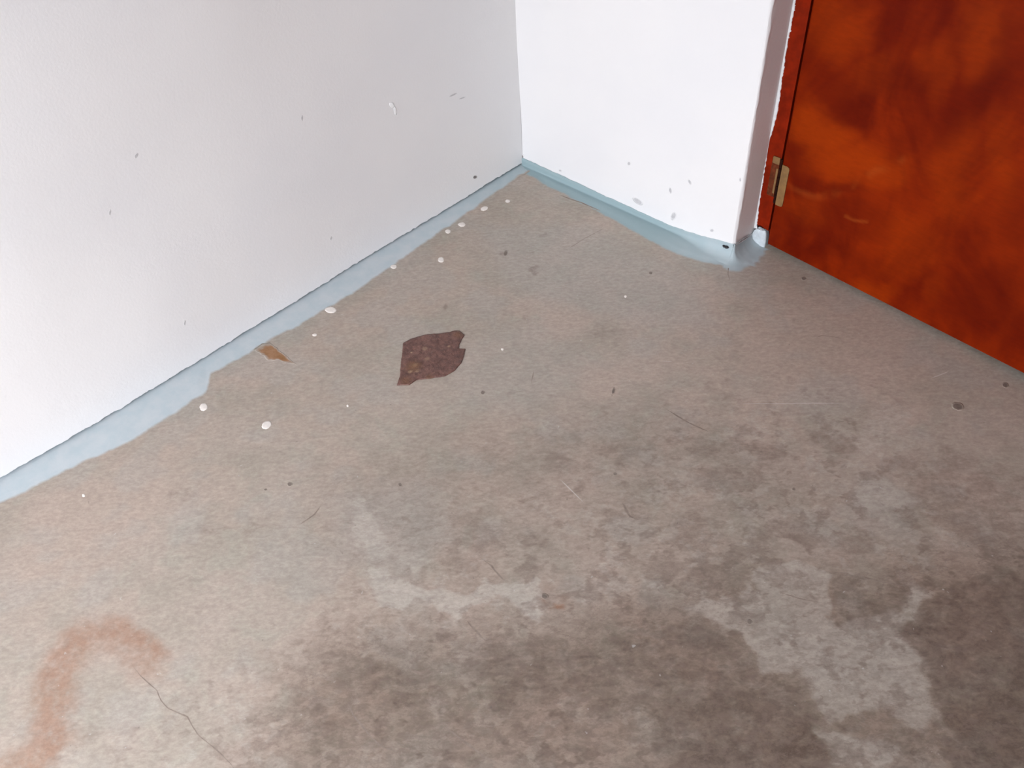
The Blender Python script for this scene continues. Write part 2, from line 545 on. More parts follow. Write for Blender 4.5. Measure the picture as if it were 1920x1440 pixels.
def build_floor():
    xs = axis_pts(-0.16, 0.0, 2.20, ROOM_X + 0.16, 0.0032)
    ys = axis_pts(REAR_Y - 0.6, -1.70, 0.10, 1.30, 0.0032)
    X, Y = np.meshgrid(xs, ys, indexing='xy')
    shp = X.shape
    # warped coordinates make every patch outline ragged
    wx = X + (fbm(X, Y, 22, 4, 11) - 0.5) * 0.040 + (fbm(X, Y, 90, 3, 31) - 0.5) * 0.014
    wy = Y + (fbm(X, Y, 22, 4, 12) - 0.5) * 0.040 + (fbm(X, Y, 90, 3, 32) - 0.5) * 0.014
    pale = np.zeros(shp)
    grime = np.zeros(shp)
    rust = np.zeros(shp)
    warm = np.zeros(shp)
    cool = np.zeros(shp)
    dirt_shade = np.zeros(shp)

    def paint(arr, px, amount, soft=0.006):
        p = on_floor(px)
        pad = 0.06 + soft * 2
        lo, hi = p.min(0) - pad, p.max(0) + pad
        sel = (X > lo[0]) & (X < hi[0]) & (Y > lo[1]) & (Y < hi[1])
        sd = poly_sd(wx[sel], wy[sel], p)
        m = sstep(-soft, soft, sd) * amount
        arr[sel] = np.maximum(arr[sel], m)

    def ell(cx, cy, rx, ry, rot=0, n=14):
        a = math.radians(rot)
        return [(cx + rx * math.cos(t) * math.cos(a) - ry * math.sin(t) * math.sin(a),
                 cy + rx * math.cos(t) * math.sin(a) + ry * math.sin(t) * math.cos(a))
                for t in np.linspace(0, 2 * math.pi, n, endpoint=False)]

    # ---- pale cement showing through
    paint(pale, [(689, 1080), (720, 1062), (748, 1085), (770, 1108), (830, 1112), (870, 1120), (925, 1086),
                 (955, 1100), (1000, 1082), (1022, 1120), (1014, 1158), (985, 1150), (930, 1124), (895, 1140),
                 (862, 1160), (815, 1142), (765, 1128), (745, 1140), (705, 1128)], 0.86, 0.005)
    paint(pale, [(655, 945), (680, 925), (700, 960), (725, 1010), (735, 1045), (700, 1052), (672, 1020)], 0.55, 0.010)
    paint(pale, [(745, 1030), (800, 1020), (825, 1050), (780, 1075), (745, 1060)], 0.40, 0.010)
    paint(pale, [(1425, 1070), (1498, 1053), (1560, 1088), (1548, 1148), (1574, 1166), (1695, 1158), (1703, 1102),
                 (1744, 1110), (1695, 1190), (1742, 1246), (1762, 1342), (1744, 1384), (1663, 1322), (1546, 1342),
                 (1530, 1300), (1490, 1262), (1433, 1266), (1413, 1222), (1381, 1194), (1300, 1150), (1330, 1120),
                 (1400, 1130)], 0.80, 0.007)
    paint(pale, [(1532, 1380), (1580, 1370), (1640, 1400), (1700, 1410), (1690, 1450), (1570, 1450)], 0.7, 0.006)
    paint(pale, ell(1650, 930, 60, 30, 10), 0.5, 0.014)
    paint(pale, ell(1560, 915, 55, 26, 0), 0.30, 0.014)
    paint(pale, [(1627, 770), (1690, 745), (1720, 790), (1690, 830), (1630, 850), (1590, 830)], 0.35, 0.014)
    paint(pale, ell(1290, 730, 50, 22, 10), 0.25, 0.014)
    paint(pale, ell(1390, 800, 60, 24, 20), 0.28, 0.014)
    paint(pale, ell(830, 1320, 30, 32, 0), 0.32, 0.008)
    paint(pale, ell(1080, 1340, 34, 20, 30), 0.30, 0.010)
    paint(pale, ell(1030, 800, 26, 16, 0), 0.28, 0.010)
    paint(pale, ell(1130, 980, 70, 34, 10), 0.25, 0.014)
    paint(pale, ell(900, 940, 60, 30, 0), 0.22, 0.014)
    paint(pale, ell(1480, 960, 40, 20, 0), 0.22, 0.010)
    # ---- grime, one patch also standing in for shadow
    paint(grime, [(830, 1200), (930, 1180), (1000, 1190), (1100, 1190), (1240, 1160), (1330, 1210), (1400, 1260),
                  (1400, 1320), (1300, 1300), (1180, 1330), (1050, 1320), (960, 1290), (860, 1260)], 0.42, 0.025)
    paint(grime, [(1240, 1310), (1340, 1290), (1430, 1290), (1480, 1310), (1540, 1350), (1530, 1385), (1565, 1420),
                  (1560, 1460), (1220, 1460)], 0.62, 0.015)
    paint(grime, [(1470, 1330), (1530, 1340), (1530, 1385), (1570, 1425), (1560, 1460), (1430, 1460)], 0.80, 0.012)
    paint(grime, [(1740, 1120), (1800, 1090), (2100, 1030), (2100, 1460), (1780, 1460), (1770, 1360), (1750, 1260),
                  (1705, 1200)], 0.62, 0.014)  # grime colour here also stands in for the shadow
    paint(grime, [(1700, 1180), (1730, 1160), (1790, 1180), (1785, 1200), (1745, 1215), (1705, 1200)], 0.85, 0.008)
    paint(grime, [(1690, 860), (1760, 830), (1930, 890), (1930, 1010), (1820, 1030), (1740, 980), (1700, 930)], 0.42, 0.02)
    for e in [(1493, 1000, 42, 22, 10, .6), (1680, 876, 30, 20, 0, .6), (1500, 780, 60, 26, 10, .45),
              (1560, 830, 50, 24, 20, .5), (1440, 850, 46, 24, 0, .45), (1350, 900, 60, 30, 10, .42),
              (1300, 1000, 60, 34, 0, .42), (1240, 1060, 46, 26, 0, .45), (1160, 850, 40, 22, 10, .40),
              (1180, 960, 50, 22, 20, .35), (900, 1000, 60, 36, 0, .40), (1000, 1010, 34, 20, 0, .45),
              (870, 1060, 40, 24, 10, .40), (760, 980, 30, 20, 0, .35), (980, 740, 34, 14, 0, .42),
              (1050, 745, 26, 12, 20, .38), (1128, 626, 46, 20, 0, .48), (1385, 655, 20, 34, -30, .42),
              (1340, 745, 40, 20, 0, .38), (1250, 780, 50, 22, 20, .36), (1600, 1020, 44, 22, 0, .46),
              (1620, 1150, 30, 26, 20, .46), (1330, 1090, 50, 24, 0, .46), (1310, 1200, 60, 26, 10, .5),
              (1390, 1260, 46, 28, 0, .55), (700, 1260, 90, 34, 10, .36), (620, 1230, 60, 26, 0, .30),
              (830, 1195, 24, 12, 0, .62), (1760, 940, 40, 22, 0, .46), (1840, 830, 50, 22, 0, .2),
              (600, 1330, 60, 40, 0, .24), (690, 560, 50, 24, -20, .25), (770, 545, 34, 16, 0, .22),
              (340, 930, 40, 16, -20, .34), (400, 990, 36, 16, -20, .30), (470, 980, 36, 14, -30, .34),
              (1180, 840, 26, 12, 0, .38), (1100, 880, 40, 18, 10, .34), (1050, 870, 40, 20, 10, .36),
              (1320, 840, 40, 20, 0, .40), (1190, 1250, 60, 24, 0, .35), (1480, 1170, 40, 18, 0, .30),
              (1405, 1165, 26, 16, 0, .40), (1510, 1100, 40, 14, 0, .36), (960, 590, 16, 8, 0, .30),
              (1020, 440, 16, 8, 0, .45), (1015, 393, 16, 5, 0, .5), (997, 508, 10, 8, 0, .6),
              (838, 575, 9, 9, 0, .6), (990, 470, 8, 5, 0, .4), (946, 472, 7, 6, 0, .5), (985, 590, 8, 6, 0, .5)]:
        paint(grime, ell(*e[:5]), e[5] * (0.65 if e[1] < 800 and e[2] > 12 else 1.0), 0.009)
    # ---- rust-coloured arc and other brown marks
    arc = on_floor([(285, 1232), (262, 1205), (225, 1188), (185, 1187), (150, 1203), (125, 1240), (108, 1290),
                    (97, 1340), (88, 1390), (62, 1440), (40, 1470)])
    d = line_d(wx, wy, arc)
    s_w = 0.018 + 0.016 * sstep(-1.22, -1.36, Y)
    rust = np.maximum(rust, 0.85 * sstep(1.5, 0.2, d / s_w))
    paint(rust, [(-20, 1415), (40, 1405), (60, 1450), (-20, 1470)], 0.7, 0.014)
    paint(rust, ell(1047, 1132, 9, 6, 0), 1.0, 0.003)
    paint(rust, ell(1020, 1116, 10, 5, 20), 0.5, 0.003)
    paint(grime, ell(1018, 1122, 12, 8, 20), 0.9, 0.004)
    paint(rust, ell(1040, 1112, 40, 26, 0), 0.22, 0.014)
    # ---- broad tone: warm band near the left wall and centre bottom, cool areas
    paint(warm, [(60, 930), (250, 850), (370, 800), (330, 960), (220, 1050), (60, 1160), (0, 1100)], 0.8, 0.05)  # partly bounced light beside the wall, painted as warm tone
    paint(warm, [(380, 720), (560, 640), (760, 510), (860, 470), (900, 540), (640, 660), (480, 730)], 0.6, 0.02)
    paint(warm, [(560, 1130), (690, 1090), (740, 1150), (800, 1180), (700, 1230), (560, 1240)], 0.5, 0.02)
    paint(warm, [(1380, 600), (1560, 560), (1780, 680), (1700, 760), (1500, 740), (1380, 690)], 0.55, 0.03)
    paint(warm, [(960, 930), (1150, 920), (1300, 1000), (1280, 1080), (1100, 1060)], 0.4, 0.03)
    paint(cool, [(900, 430), (1100, 420), (1300, 520), (1350, 620), (1150, 600), (950, 540)], 0.6, 0.03)
    paint(cool, [(620, 930), (800, 900), (860, 1000), (760, 1090), (640, 1050)], 0.6, 0.03)
    paint(cool, [(840, 650), (1000, 600), (1120, 680), (1000, 780), (860, 760)], 0.4, 0.03)
    paint(cool, [(1400, 1150), (1700, 1160), (1720, 1300), (1500, 1290)], 0.5, 0.03)
    # trodden, dirtier part of the slab, with a person's shadow painted into it
    paint(dirt_shade, [(470, 1500), (540, 1270), (680, 1180), (900, 1170), (1150, 1120), (1350, 1060), (1600, 1060),
                 (2500, 900), (2500, 1500)], 0.88, 0.09)
    paint(dirt_shade, [(600, 900), (900, 800), (1200, 760), (1400, 790), (1600, 900), (2500, 950), (2500, 1200), (900, 1240), (640, 1150)], 0.28, 0.08)
    paint(dirt_shade, [(1180, 1500), (1250, 1330), (1480, 1300), (1600, 1360), (1760, 1250), (2500, 1000), (2500, 1500)], 1.0, 0.06)  # deepest here: shadow from behind the camera painted into the floor colour
    dirt_shade = dirt_shade * (1 - 0.55 * pale)
    # broken mottling that grows stronger away from the left wall, towards the trodden side
    mot = sstep(0.53, 0.61, fbm(X, Y, 40, 5, 41, 0.68))
    tread = sstep(0.42, 0.95, X * 0.85 - Y * 0.20) * (1 - 0.6 * sstep(-0.35, -0.1, Y))
    grime = np.maximum(grime, mot * 0.50 * tread)
    mot2 = sstep(0.54, 0.62, fbm(X, Y, 34, 5, 57, 0.66))
    pale = np.maximum(pale, mot2 * 0.42 * tread)
    warm = np.maximum(warm, sstep(0.5, 0.68, fbm(X, Y, 12, 4, 63)) * 0.5)
    cool = np.maximum(cool, sstep(0.52, 0.7, fbm(X, Y, 13, 4, 71)) * 0.45)

    FLOORMAP.update(xs=xs, ys=ys, a=np.stack([pale, grime, rust, warm, cool, dirt_shade], -1))
    V = np.stack([X.ravel(), Y.ravel(), np.zeros(X.size)], 1)
    r, c = shp
    idx = np.arange(r * c).reshape(r, c)
    F = np.stack([idx[:-1, :-1], idx[:-1, 1:], idx[1:, 1:], idx[1:, :-1]], -1).reshape(-1, 4)
    me = bpy.data.meshes.new('floor')
    me.vertices.add(len(V))
    me.vertices.foreach_set('co', V.astype(np.float32).ravel())
    me.loops.add(F.size)
    me.loops.foreach_set('vertex_index', F.astype(np.int32).ravel())
    me.polygons.add(len(F))
    me.polygons.foreach_set('loop_start', np.arange(0, F.size, 4, dtype=np.int32))
    me.update(calc_edges=True)
    for nm, trio in (('stain', (pale, grime, rust)), ('tone', (warm, cool, dirt_shade))):
        a = me.color_attributes.new(nm, 'FLOAT_COLOR', 'POINT')
        buf = np.ones((len(V), 4), np.float32)
        for k in range(3):
            buf[:, k] = trio[k].ravel()
        a.data.foreach_set('color', buf.ravel())
    me.materials.append(M_FLOOR)
    o = bpy.data.objects.new('floor', me)
    COL.objects.link(o)
    o['kind'] = 'structure'
    o['label'] = 'worn grey-brown concrete floor with stains and paint drips'
    return o


floor = build_floor()

# ================================================================== WALLS
# the left wall bows a little, as its foot does in the photograph
_by = np.array([-3.4, -1.45, -1.28, -1.136, -0.93, -0.78, -0.687, -0.54, -0.37, -0.18, 0.0, 0.2])
_bx = np.array([-0.012, -0.011, -0.007, 0.0015, 0.0035, 0.0022, 0.0026, 0.001, -0.0005, 0.0, 0.0, 0.0])


def bow(y):
    y = np.asarray(y, float)
    return (np.interp(y - 0.04, _by, _bx) + np.interp(y, _by, _bx) + np.interp(y + 0.04, _by, _bx)) / 3


WT = 0.15
mb = MB()
mb.box(-WT - 0.012, -0.022, REAR_Y - WT, WT, 0, CEIL_Z)
cols = np.unique(np.r_[np.arange(REAR_Y, -1.5, 0.1), np.arange(-1.5, 0.0, 0.0025), 0.0])
rows_n = 26
t = np.linspace(0, 1, rows_n) ** 2.2
jag = 0.0060 + (fbm(cols, cols * 0, 120, 3, 5) - 0.5) * 0.0050 + (fbm(cols, cols * 0, 14, 2, 6) - 0.5) * 0.0035
# crumbs of plaster hang lower over one stretch of the foot
P = np.zeros((rows_n + 1, len(cols), 3))
for i in range(rows_n):
    z = jag + (CEIL_Z - jag) * t[i]
    undul = (fbm(cols, z, 5, 1, 21) - 0.5) * 0.004
    P[i + 1, :, 0] = bow(cols) + undul
    P[i + 1, :, 1] = cols
    P[i + 1, :, 2] = z
P[0] = P[1]
P[0, :, 0] = -0.024
P[0, :, 2] += 0.002
mb.grid(P, flip=True)
wall_left = make('wall_left', mb.v, mb.f, M_WALL, kind='structure', label='white painted plaster wall with rough stippled surface')

ARX = 0.582                      # corner of the opening
FRY = 0.0735                     # face of the timber frame and the door
FRX = 0.6135                     # hinge line
OPEN_X1 = 1.452
HEAD_Z = 2.06

mb = MB()
# skin of the left part, turning the corner into the reveal
path = [(x, 0.0) for x in np.linspace(-0.03, ARX - 0.006, 40)]
path += [(ARX - 0.006 + 0.006 * math.sin(a), 0.006 - 0.006 * math.cos(a)) for a in np.radians([18, 36, 54, 72, 90])]
path += [(ARX, y) for y in np.linspace(0.012, FRY + 0.004, 14)]
path = np.array(path)
zr = np.unique(np.r_[0, np.arange(0.004, 0.65, 0.006), np.linspace(0.65, HEAD_Z, 16), CEIL_Z])
P = np.zeros((len(zr), len(path), 3))
for i, z in enumerate(zr):
    s = np.arange(len(path)) * 0.0
    near = np.exp(-((path[:, 0] - ARX) / 0.01) ** 2)
    und = (fbm(path[:, 0] + path[:, 1], z + s, 6, 1, 81) - 0.5) * 0.003
    rag = (fbm(path[:, 0] * 3 + path[:, 1] * 3, z + s, 45, 3, 85) - 0.5) * 0.0026 * near * np.exp(-(path[:, 1] / 0.012) ** 2)
    P[i, :, 0] = path[:, 0] + rag
    P[i, :, 1] = path[:, 1] + und * (path[:, 1] < 0.001) + rag * 0.6
    P[i, :, 2] = z
mb.grid(P)
mb.box(-WT, ARX - 0.012, 0.012, WT, 0, CEIL_Z)
mb.box(ARX - 0.012, ARX - 0.001, FRY - 0.03, WT, 0, CEIL_Z)
mb.box(OPEN_X1, ROOM_X + WT, 0, WT, 0, CEIL_Z)
mb.box(ARX - 0.012, OPEN_X1, 0.0, WT, HEAD_Z, CEIL_Z)
wall_back = make('wall_back', mb.v, mb.f, M_WALL, kind='structure', smooth=False, label='bright white painted wall ending at the door opening')

mb = MB()
mb.box(ROOM_X, ROOM_X + WT, REAR_Y - WT, WT, 0, CEIL_Z)
make('wall_right', mb.v, mb.f, M_WALL, kind='structure')
mb = MB()
mb.box(-WT, UNSEEN_DOORWAY[0], REAR_Y - WT, REAR_Y, 0, CEIL_Z)
mb.box(UNSEEN_DOORWAY[1], ROOM_X + WT, REAR_Y - WT, REAR_Y, 0, CEIL_Z)
mb.box(UNSEEN_DOORWAY[0], UNSEEN_DOORWAY[1], REAR_Y - WT, REAR_Y, UNSEEN_DOORWAY[2], CEIL_Z)
make('wall_rear', mb.v, mb.f, M_WALL, kind='structure')
mb = MB()
mb.box(-WT, ROOM_X + WT, REAR_Y - WT, 1.3, CEIL_Z, CEIL_Z + 0.12)
make('ceiling', mb.v, mb.f, M_CEIL, kind='structure')
# unseen dark ground past the doorway, added so low walls get relatively more light
mb = MB()
mb.box(-9, 12, REAR_Y - 16, REAR_Y - 0.6, -0.12, -0.03)
make('ground', mb.v, mb.f, mat_plain('yard_earth', (0.16, 0.13, 0.10), 0.9, 0.2, 3, 0.3), kind='structure')
# unseen passage behind the door, added to stop sky light leaking in
mb = MB()
mb.box(-WT, ROOM_X + WT, 1.2, 1.3, 0, CEIL_Z)
mb.box(-WT, 0.0, WT, 1.2, 0, CEIL_Z)
mb.box(ROOM_X, ROOM_X + WT, WT, 1.2, 0, CEIL_Z)
make('wall_passage', mb.v, mb.f, M_WALL, kind='structure')

# ================================================================== BLUE PAINTED FOOT OF THE WALLS
def strip(name, stations, label, mat=None):
    """stations: list of (profile points Nx3, cover N)"""
    P = np.array([s[0] for s in stations])
    C = np.array([s[1] for s in stations], float)
    T = np.array([np.full(len(s[1]), s[2]) for s in stations])
    C = np.stack([C.ravel(), T.ravel()], 1)
    m = MB().grid(P)
    at = {'cover': C}
    at.update(floor_attrs(np.array(m.v)))
    return make(name, m.v, m.f, mat or M_BLUE, None, True, at, 'structure', label)


le = on_floor([(975, 330), (920, 370), (860, 413), (800, 453), (735, 500), (680, 539), (630, 570), (560, 612),
               (500, 641), (470, 662), (420, 690), (398, 702), (388, 735), (330, 776), (240, 832), (160, 866),
               (80, 906), (0, 946), (-60, 980)])
sy = np.arange(-1.48, 0.0005, 0.003)
order = np.argsort(le[:, 1])
lw = np.interp(sy, le[order, 1], le[order, 0])
lw = np.where(sy < le[:, 1].min(), le[order, 0][0], lw)
lw = lw + (fbm(sy, sy * 0, 50, 3, 91) - 0.5) * 0.009
st = []
for y, w in zip(sy, lw):
    b = float(bow(y))
    w = max(w, 0.02)
    lift_ = 0.0006 * float(sstep(-0.09, -0.05, np.array(y)))     # lies over the other band in the corner
    prof = [(-0.0215, y, 0.012), (-0.018, y, 0.004), (-0.010, y, 0.0014)]
    cov = [1, 1, 1]
    for k in np.linspace(0, 1, 18):
        x = b + (w + 0.003 - b) * k
        dist = (1 - k) * (w + 0.003 - b)
        prof.append((x, y, 0.00004 + lift_ + 0.0008 * min(1.0, max(0.0, dist - 0.016) / 0.02)))
        cov.append(min(1.0, dist / 0.013))
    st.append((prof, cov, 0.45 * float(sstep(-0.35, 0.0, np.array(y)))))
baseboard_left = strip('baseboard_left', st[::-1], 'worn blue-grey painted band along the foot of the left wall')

top_x = np.array([0.0, 0.003, 0.134, 0.243, 0.332, 0.4225, 0.470, 0.510, 0.55, 0.5792, 0.60])
top_z = np.array([0.0185, 0.0185, 0.0170, 0.0135, 0.0126, 0.0122, 0.0155, 0.0215, 0.028, 0.0335, 0.034])
re_ = on_floor([(985, 327), (1040, 357), (1120, 398), (1190, 436), (1240, 464), (1290, 484), (1340, 497), (1370, 500)])
sx = np.arange(0.0, ARX + 0.0005, 0.003)
rw = np.interp(sx, re_[:, 0], -re_[:, 1]) + (fbm(sx, sx * 0, 40, 3, 95) - 0.5) * 0.010
tz = np.interp(sx, top_x, top_z) + (fbm(sx, sx * 0, 70, 3, 97) - 0.5) * 0.0040
st = []
for x, w, h in zip(sx, rw, tz):
    fil = 0.003 + 0.020 * float(sstep(0.43, 0.57, np.array(x)))      # fillet of filler swells towards the jamb
    prof, cov = [(x, -0.0002, h + 0.001), (x, -0.0022, h)], [1, 1]
    zf = min(fil, h * 0.8)
    prof.append((x, -0.0024, zf + (h - zf) * 0.5)); cov.append(1)
    for a in np.radians([0, 25, 50, 75, 90]):
        prof.append((x, -0.0024 - fil * (1 - math.cos(a)), 0.0012 + zf * (1 - math.sin(a)))); cov.append(1)
    y0 = 0.0024 + fil
    w = max(w, y0 + 0.012)
    for k in np.linspace(0.08, 1, 14):
        y = y0 + (w + 0.003 - y0) * k
        dist = (1 - k) * (w + 0.003 - y0)
        prof.append((x, -y, 0.00004 + 0.0010 * min(1.0, max(0.0, dist - 0.014) / 0.012)))
        cov.append(min(1.0, dist / 0.013))
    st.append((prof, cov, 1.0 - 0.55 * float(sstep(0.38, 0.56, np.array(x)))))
# ... and turns the corner of the jamb, ramping up along the reveal to the frame
turn = [(ARX - 0.001, 0.001, a, 0.0335, 0.050) for a in np.radians(np.linspace(-90, 0, 12))[1:]]
turn += [(ARX - 0.001, y, 0.0, 0.0335 - 0.010 * y / FRY, 0.058 - 0.010 * y / FRY) for y in np.linspace(0.004, FRY - 0.001, 24)]
for k_, (cx, cy, a, h, w) in enumerate(turn):
    ux, uy = math.cos(a), math.sin(a)
    fil = 0.023
    h = h + 0.003 * (float(vnoise(k_ * 0.7, 0.0, 5)) - 0.5)
    w = w + 0.010 * (float(vnoise(k_ * 0.4, 3.0, 6)) - 0.5)
    rr, cov = [(0.0008, h + 0.001), (0.0032, h), (0.0034, h * 0.9)], [1, 1, 1]
    zf = h * 0.8
    for b_ in np.radians([0, 25, 50, 75, 90]):
        rr.append((0.0034 + fil * (1 - math.cos(b_)), 0.0012 + zf * (1 - math.sin(b_)))); cov.append(1)
    y0 = 0.0034 + fil
    for k in np.linspace(0.08, 1, 14):
        dist = (1 - k) * (w - y0)
        rr.append((y0 + (w - y0) * k, 0.00004 + 0.0010 * min(1.0, max(0.0, dist - 0.014) / 0.012)))
        cov.append(min(1.0, dist / 0.016))
    st.append(([(cx + ux * r, cy + uy * r, z) for r, z in rr], cov, 0.45))
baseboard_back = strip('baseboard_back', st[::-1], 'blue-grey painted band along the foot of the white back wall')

# lump of painted filler under the broken frame end
lump = [(ARX + 0.0005, FRY + 0.014), (FRX - 0.0008, FRY + 0.014), (FRX - 0.0008, FRY - 0.001), (FRX - 0.008, FRY - 0.004),
        (ARX + 0.014, FRY - 0.003), (ARX + 0.006, FRY - 0.006), (ARX + 0.0005, FRY - 0.009)]
skin('filler_lump', lump, mat_plain('pale_blue_filler', (0.60, 0.66, 0.69), 0.5, 0.1, 80, 0.5), baseboard_back,
     0.037, 14, 0.001, relief=0.004, feather=False, wobble=0.0012, dome=6, seed=4, step=0.0018,
     label='pale lump of filler under the frame end')
# rough grey seam where the reveal meets the paint


def rv3(V):
    return np.c_[ARX + 0.0026 + V[:, 2], V[:, 0], V[:, 1]]


ribbon('seam_crack', [(0.001, 0.034), (0.020, 0.0315), (0.040, 0.029), (0.062, 0.0255)], 0.0040,
       mat_cover('seam_dirt', (0.20, 0.19, 0.20), (0.30, 0.29, 0.30), 0.9, 200, 1.2, None, 'wall'), baseboard_back,
       0.0004, 9, to3d=rv3, jitter=0.0012)

# ================================================================== DOOR FRAME
trim = bpy.data.objects.new('trim_1', None)
trim.location = (ARX, FRY, 0)
COL.objects.link(trim)
trim['kind'] = 'structure'
trim['label'] = 'red-brown timber door frame with ragged white paint edge'


def piece(name, m, mat, parent, loc=(0, 0, 0), bevel=0.0, **kw):
    o = make(name, m.v, m.f, mat, parent, **kw)
    o.location = loc
    if bevel:
        b = o.modifiers.new('bevel', 'BEVEL')
        b.width = bevel
        b.segments = 2
    return o


# left post: its foot is broken away a little above the floor
post_rows = np.unique(np.r_[np.arange(0.044, 0.60, 0.006), np.linspace(0.6, HEAD_Z, 12)])
m = MB()
pw = FRX - ARX
n_ = len(post_rows)
P = np.zeros((n_, 12, 3))
us = np.linspace(0, pw, 10)
for i, z in enumerate(post_rows):
    zz = np.full(12, z)
    if i == 0:
        zz = z + 0.004 * np.r_[0, vnoise(us * 260, us * 0, 3), 0] - 0.004 * np.r_[0, sstep(0.4, 0.9, us / pw), 1]
    P[i, :, 0] = np.r_[0, us, pw]
    P[i, :, 1] = np.r_[0.06, np.full(10, 0.0) + (fbm(us, us * 0 + z, 30, 2, 8) - 0.5) * 0.001, 0.06]
    P[i, :, 2] = zz
m.grid(P)
m.box(0.0005, pw - 0.0005, 0.014, 0.07, 0.0, HEAD_Z)
piece('frame_post', m, M_FRAME, trim, smooth=False)
m = MB().box(OPEN_X1 - ARX - 0.032, OPEN_X1 - ARX, 0, 0.07, 0, HEAD_Z)
piece('frame_post', m, M_FRAME, trim, bevel=0.002)
m = MB().box(pw, OPEN_X1 - ARX - 0.032, 0, 0.07, HEAD_Z - 0.035, HEAD_Z)
piece('frame_head', m, M_FRAME, trim, bevel=0.002)

# ragged white paint lapping from the reveal onto the timber face
zz = np.arange(0.036, 0.75, 0.0016)
lapw = np.interp(zz, [0.03, 0.05, 0.10, 0.16, 0.200, 0.235, 0.262, 0.285, 0.33, 0.38, 0.41, 0.52, 0.75],
                 [0.0075, 0.0040, 0.0022, 0.0012, 0.0004, 0.0006, 0.0040, 0.0062, 0.0052, 0.0040, 0.0032, 0.0042, 0.0042])
lapw = lapw + (fbm(zz, zz * 0, 160, 3, 17) - 0.5) * 0.0035 + (vnoise(zz * 500, zz * 0, 19) > 0.75) * 0.0016 * (zz > 0.38)
lapw = np.maximum(lapw, 0.0003)
P = np.zeros((len(zz), 6, 3))
for k, fr in enumerate((0.0, 0.0, 0.35, 0.7, 0.97, 1.0)):
    P[:, k, 0] = -0.0006 + (lapw + 0.0006) * fr
    P[:, k, 1] = (0.004, -0.0014, -0.0016, -0.0015, -0.0009, 0.0006)[k]
    P[:, k, 2] = zz
m = MB().grid(P)
piece('paint_lap', m, M_WHITE, trim, smooth=True, label='ragged edge of white paint on the timber')

# ================================================================== DOOR
DZ0 = 0.012
hA = hit((1437.5, 455), 2, DZ0)
hB = hit((1920, 699), 2, DZ0)
dang = math.atan2(hB[1] - hA[1], hB[0] - hA[0])
print('door angle', math.degrees(dang), hA, hB)
DOOR_W, DOOR_H, DOOR_T = 0.800, 2.005, 0.036
door = bpy.data.objects.new('door_1', None)
door.location = (FRX + 0.0030, FRY, DZ0)
door.rotation_euler = (0, 0, dang)
COL.objects.link(door)
door['kind'] = 'structure'
door['label'] = 'orange-brown stained plywood door standing slightly ajar'
DM = np.array([[math.cos(dang), math.sin(dang)], [-math.sin(dang), math.cos(dang)]])
DO = np.array([FRX + 0.0030, FRY])


def on_door(q):
    """pixel -> (u along the door, z) on the door face"""
    d = ray(q)
    nrm = np.array([math.sin(dang), -math.cos(dang)])
    tt = ((DO - CAM[:2]) @ nrm) / (d[:2] @ nrm)
    p = CAM + d * tt
    return np.array([(DM @ (p[:2] - DO))[0], p[2] - DZ0])


us = np.unique(np.r_[np.arange(0.003, 0.72, 0.004), DOOR_W - 0.003])
zs = np.unique(np.r_[np.arange(0.0, 0.80, 0.004), np.linspace(0.8, DOOR_H, 14)])
U, Z = np.meshgrid(us, zs)
wu = U + (fbm(U, Z, 14, 4, 101) - 0.5) * 0.07
wz = Z + (fbm(U, Z, 14, 4, 102) - 0.5) * 0.07
fig = np.zeros(U.shape + (3,))


def dblob(ch, cx, cy, rx, ry, amt, rot=0, soft=0.6):
    c = on_door((cx, cy))
    a = on_door((cx + rx * math.cos(math.radians(rot)), cy + rx * math.sin(math.radians(rot))))
    b = on_door((cx - ry * math.sin(math.radians(rot)), cy + ry * math.cos(math.radians(rot))))
    Mx = np.array([a - c, b - c]).T
    inv = np.linalg.inv(Mx)
    q0 = inv[0, 0] * (wu - c[0]) + inv[0, 1] * (wz - c[1])
    q1 = inv[1, 0] * (wu - c[0]) + inv[1, 1] * (wz - c[1])
    r = np.sqrt(q0 ** 2 + q1 ** 2)
    fig[..., ch] = np.maximum(fig[..., ch], amt * sstep(1 + soft, 1 - soft, r))


for b in [(1535, 250, 60, 40, .8, 20), (1590, 300, 80, 40, .7, 10), (1560, 60, 60, 60, .45, 0), (1660, 330, 60, 30, .5, -20),
          (1840, 60, 50, 70, .45, 0), (1700, 470, 60, 50, .3, -30), (1790, 330, 40, 90, .35, 20), (1520, 400, 40, 24, .35, 20),
          (1640, 545, 30, 20, .5, 0), (1880, 300, 30, 80, .3, 10), (1740, 540, 26, 30, .25, 20), (1640, 130, 70, 30, .3, -30),
          (1760, 120, 30, 60, .35, 15)]:
    dblob(0, *b[:5], rot=b[5])
for b in [(1690, 140, 60, 36, .75, -10), (1860, 160, 30, 90, .7, 20), (1560, 355, 60, 16, .6, 10), (1590, 190, 60, 26, .4, 10),
          (1620, 415, 60, 22, .45, 20), (1850, 560, 80, 60, .6, 30), (1500, 420, 30, 20, .4, 0), (1780, 250, 26, 60, .55, 20),  # cloud at the door's lower right also paints in its shade
          (1600, 480, 60, 20, .45, 25), (1890, 400, 40, 70, .45, 20), (1690, 270, 40, 30, .35, 0), (1800, 440, 40, 50, .4, 20)]:
    dblob(1, *b[:5], rot=b[5])
vein = np.array([on_door(q) for q in [(1476, 346), (1500, 360), (1530, 370), (1570, 364), (1606, 345), (1650, 318), (1690, 300)]])
fig[..., 2] = np.maximum(fig[..., 2], 0.34 * sstep(0.014, 0.0, line_d(U + (wu - U) * 0.35, Z + (wz - Z) * 0.35, vein)) * sstep(0.3, 0.6, fbm(U, Z, 40, 3, 77)))
vein = np.array([on_door(q) for q in [(1585, 405), (1600, 413), (1625, 416)]])
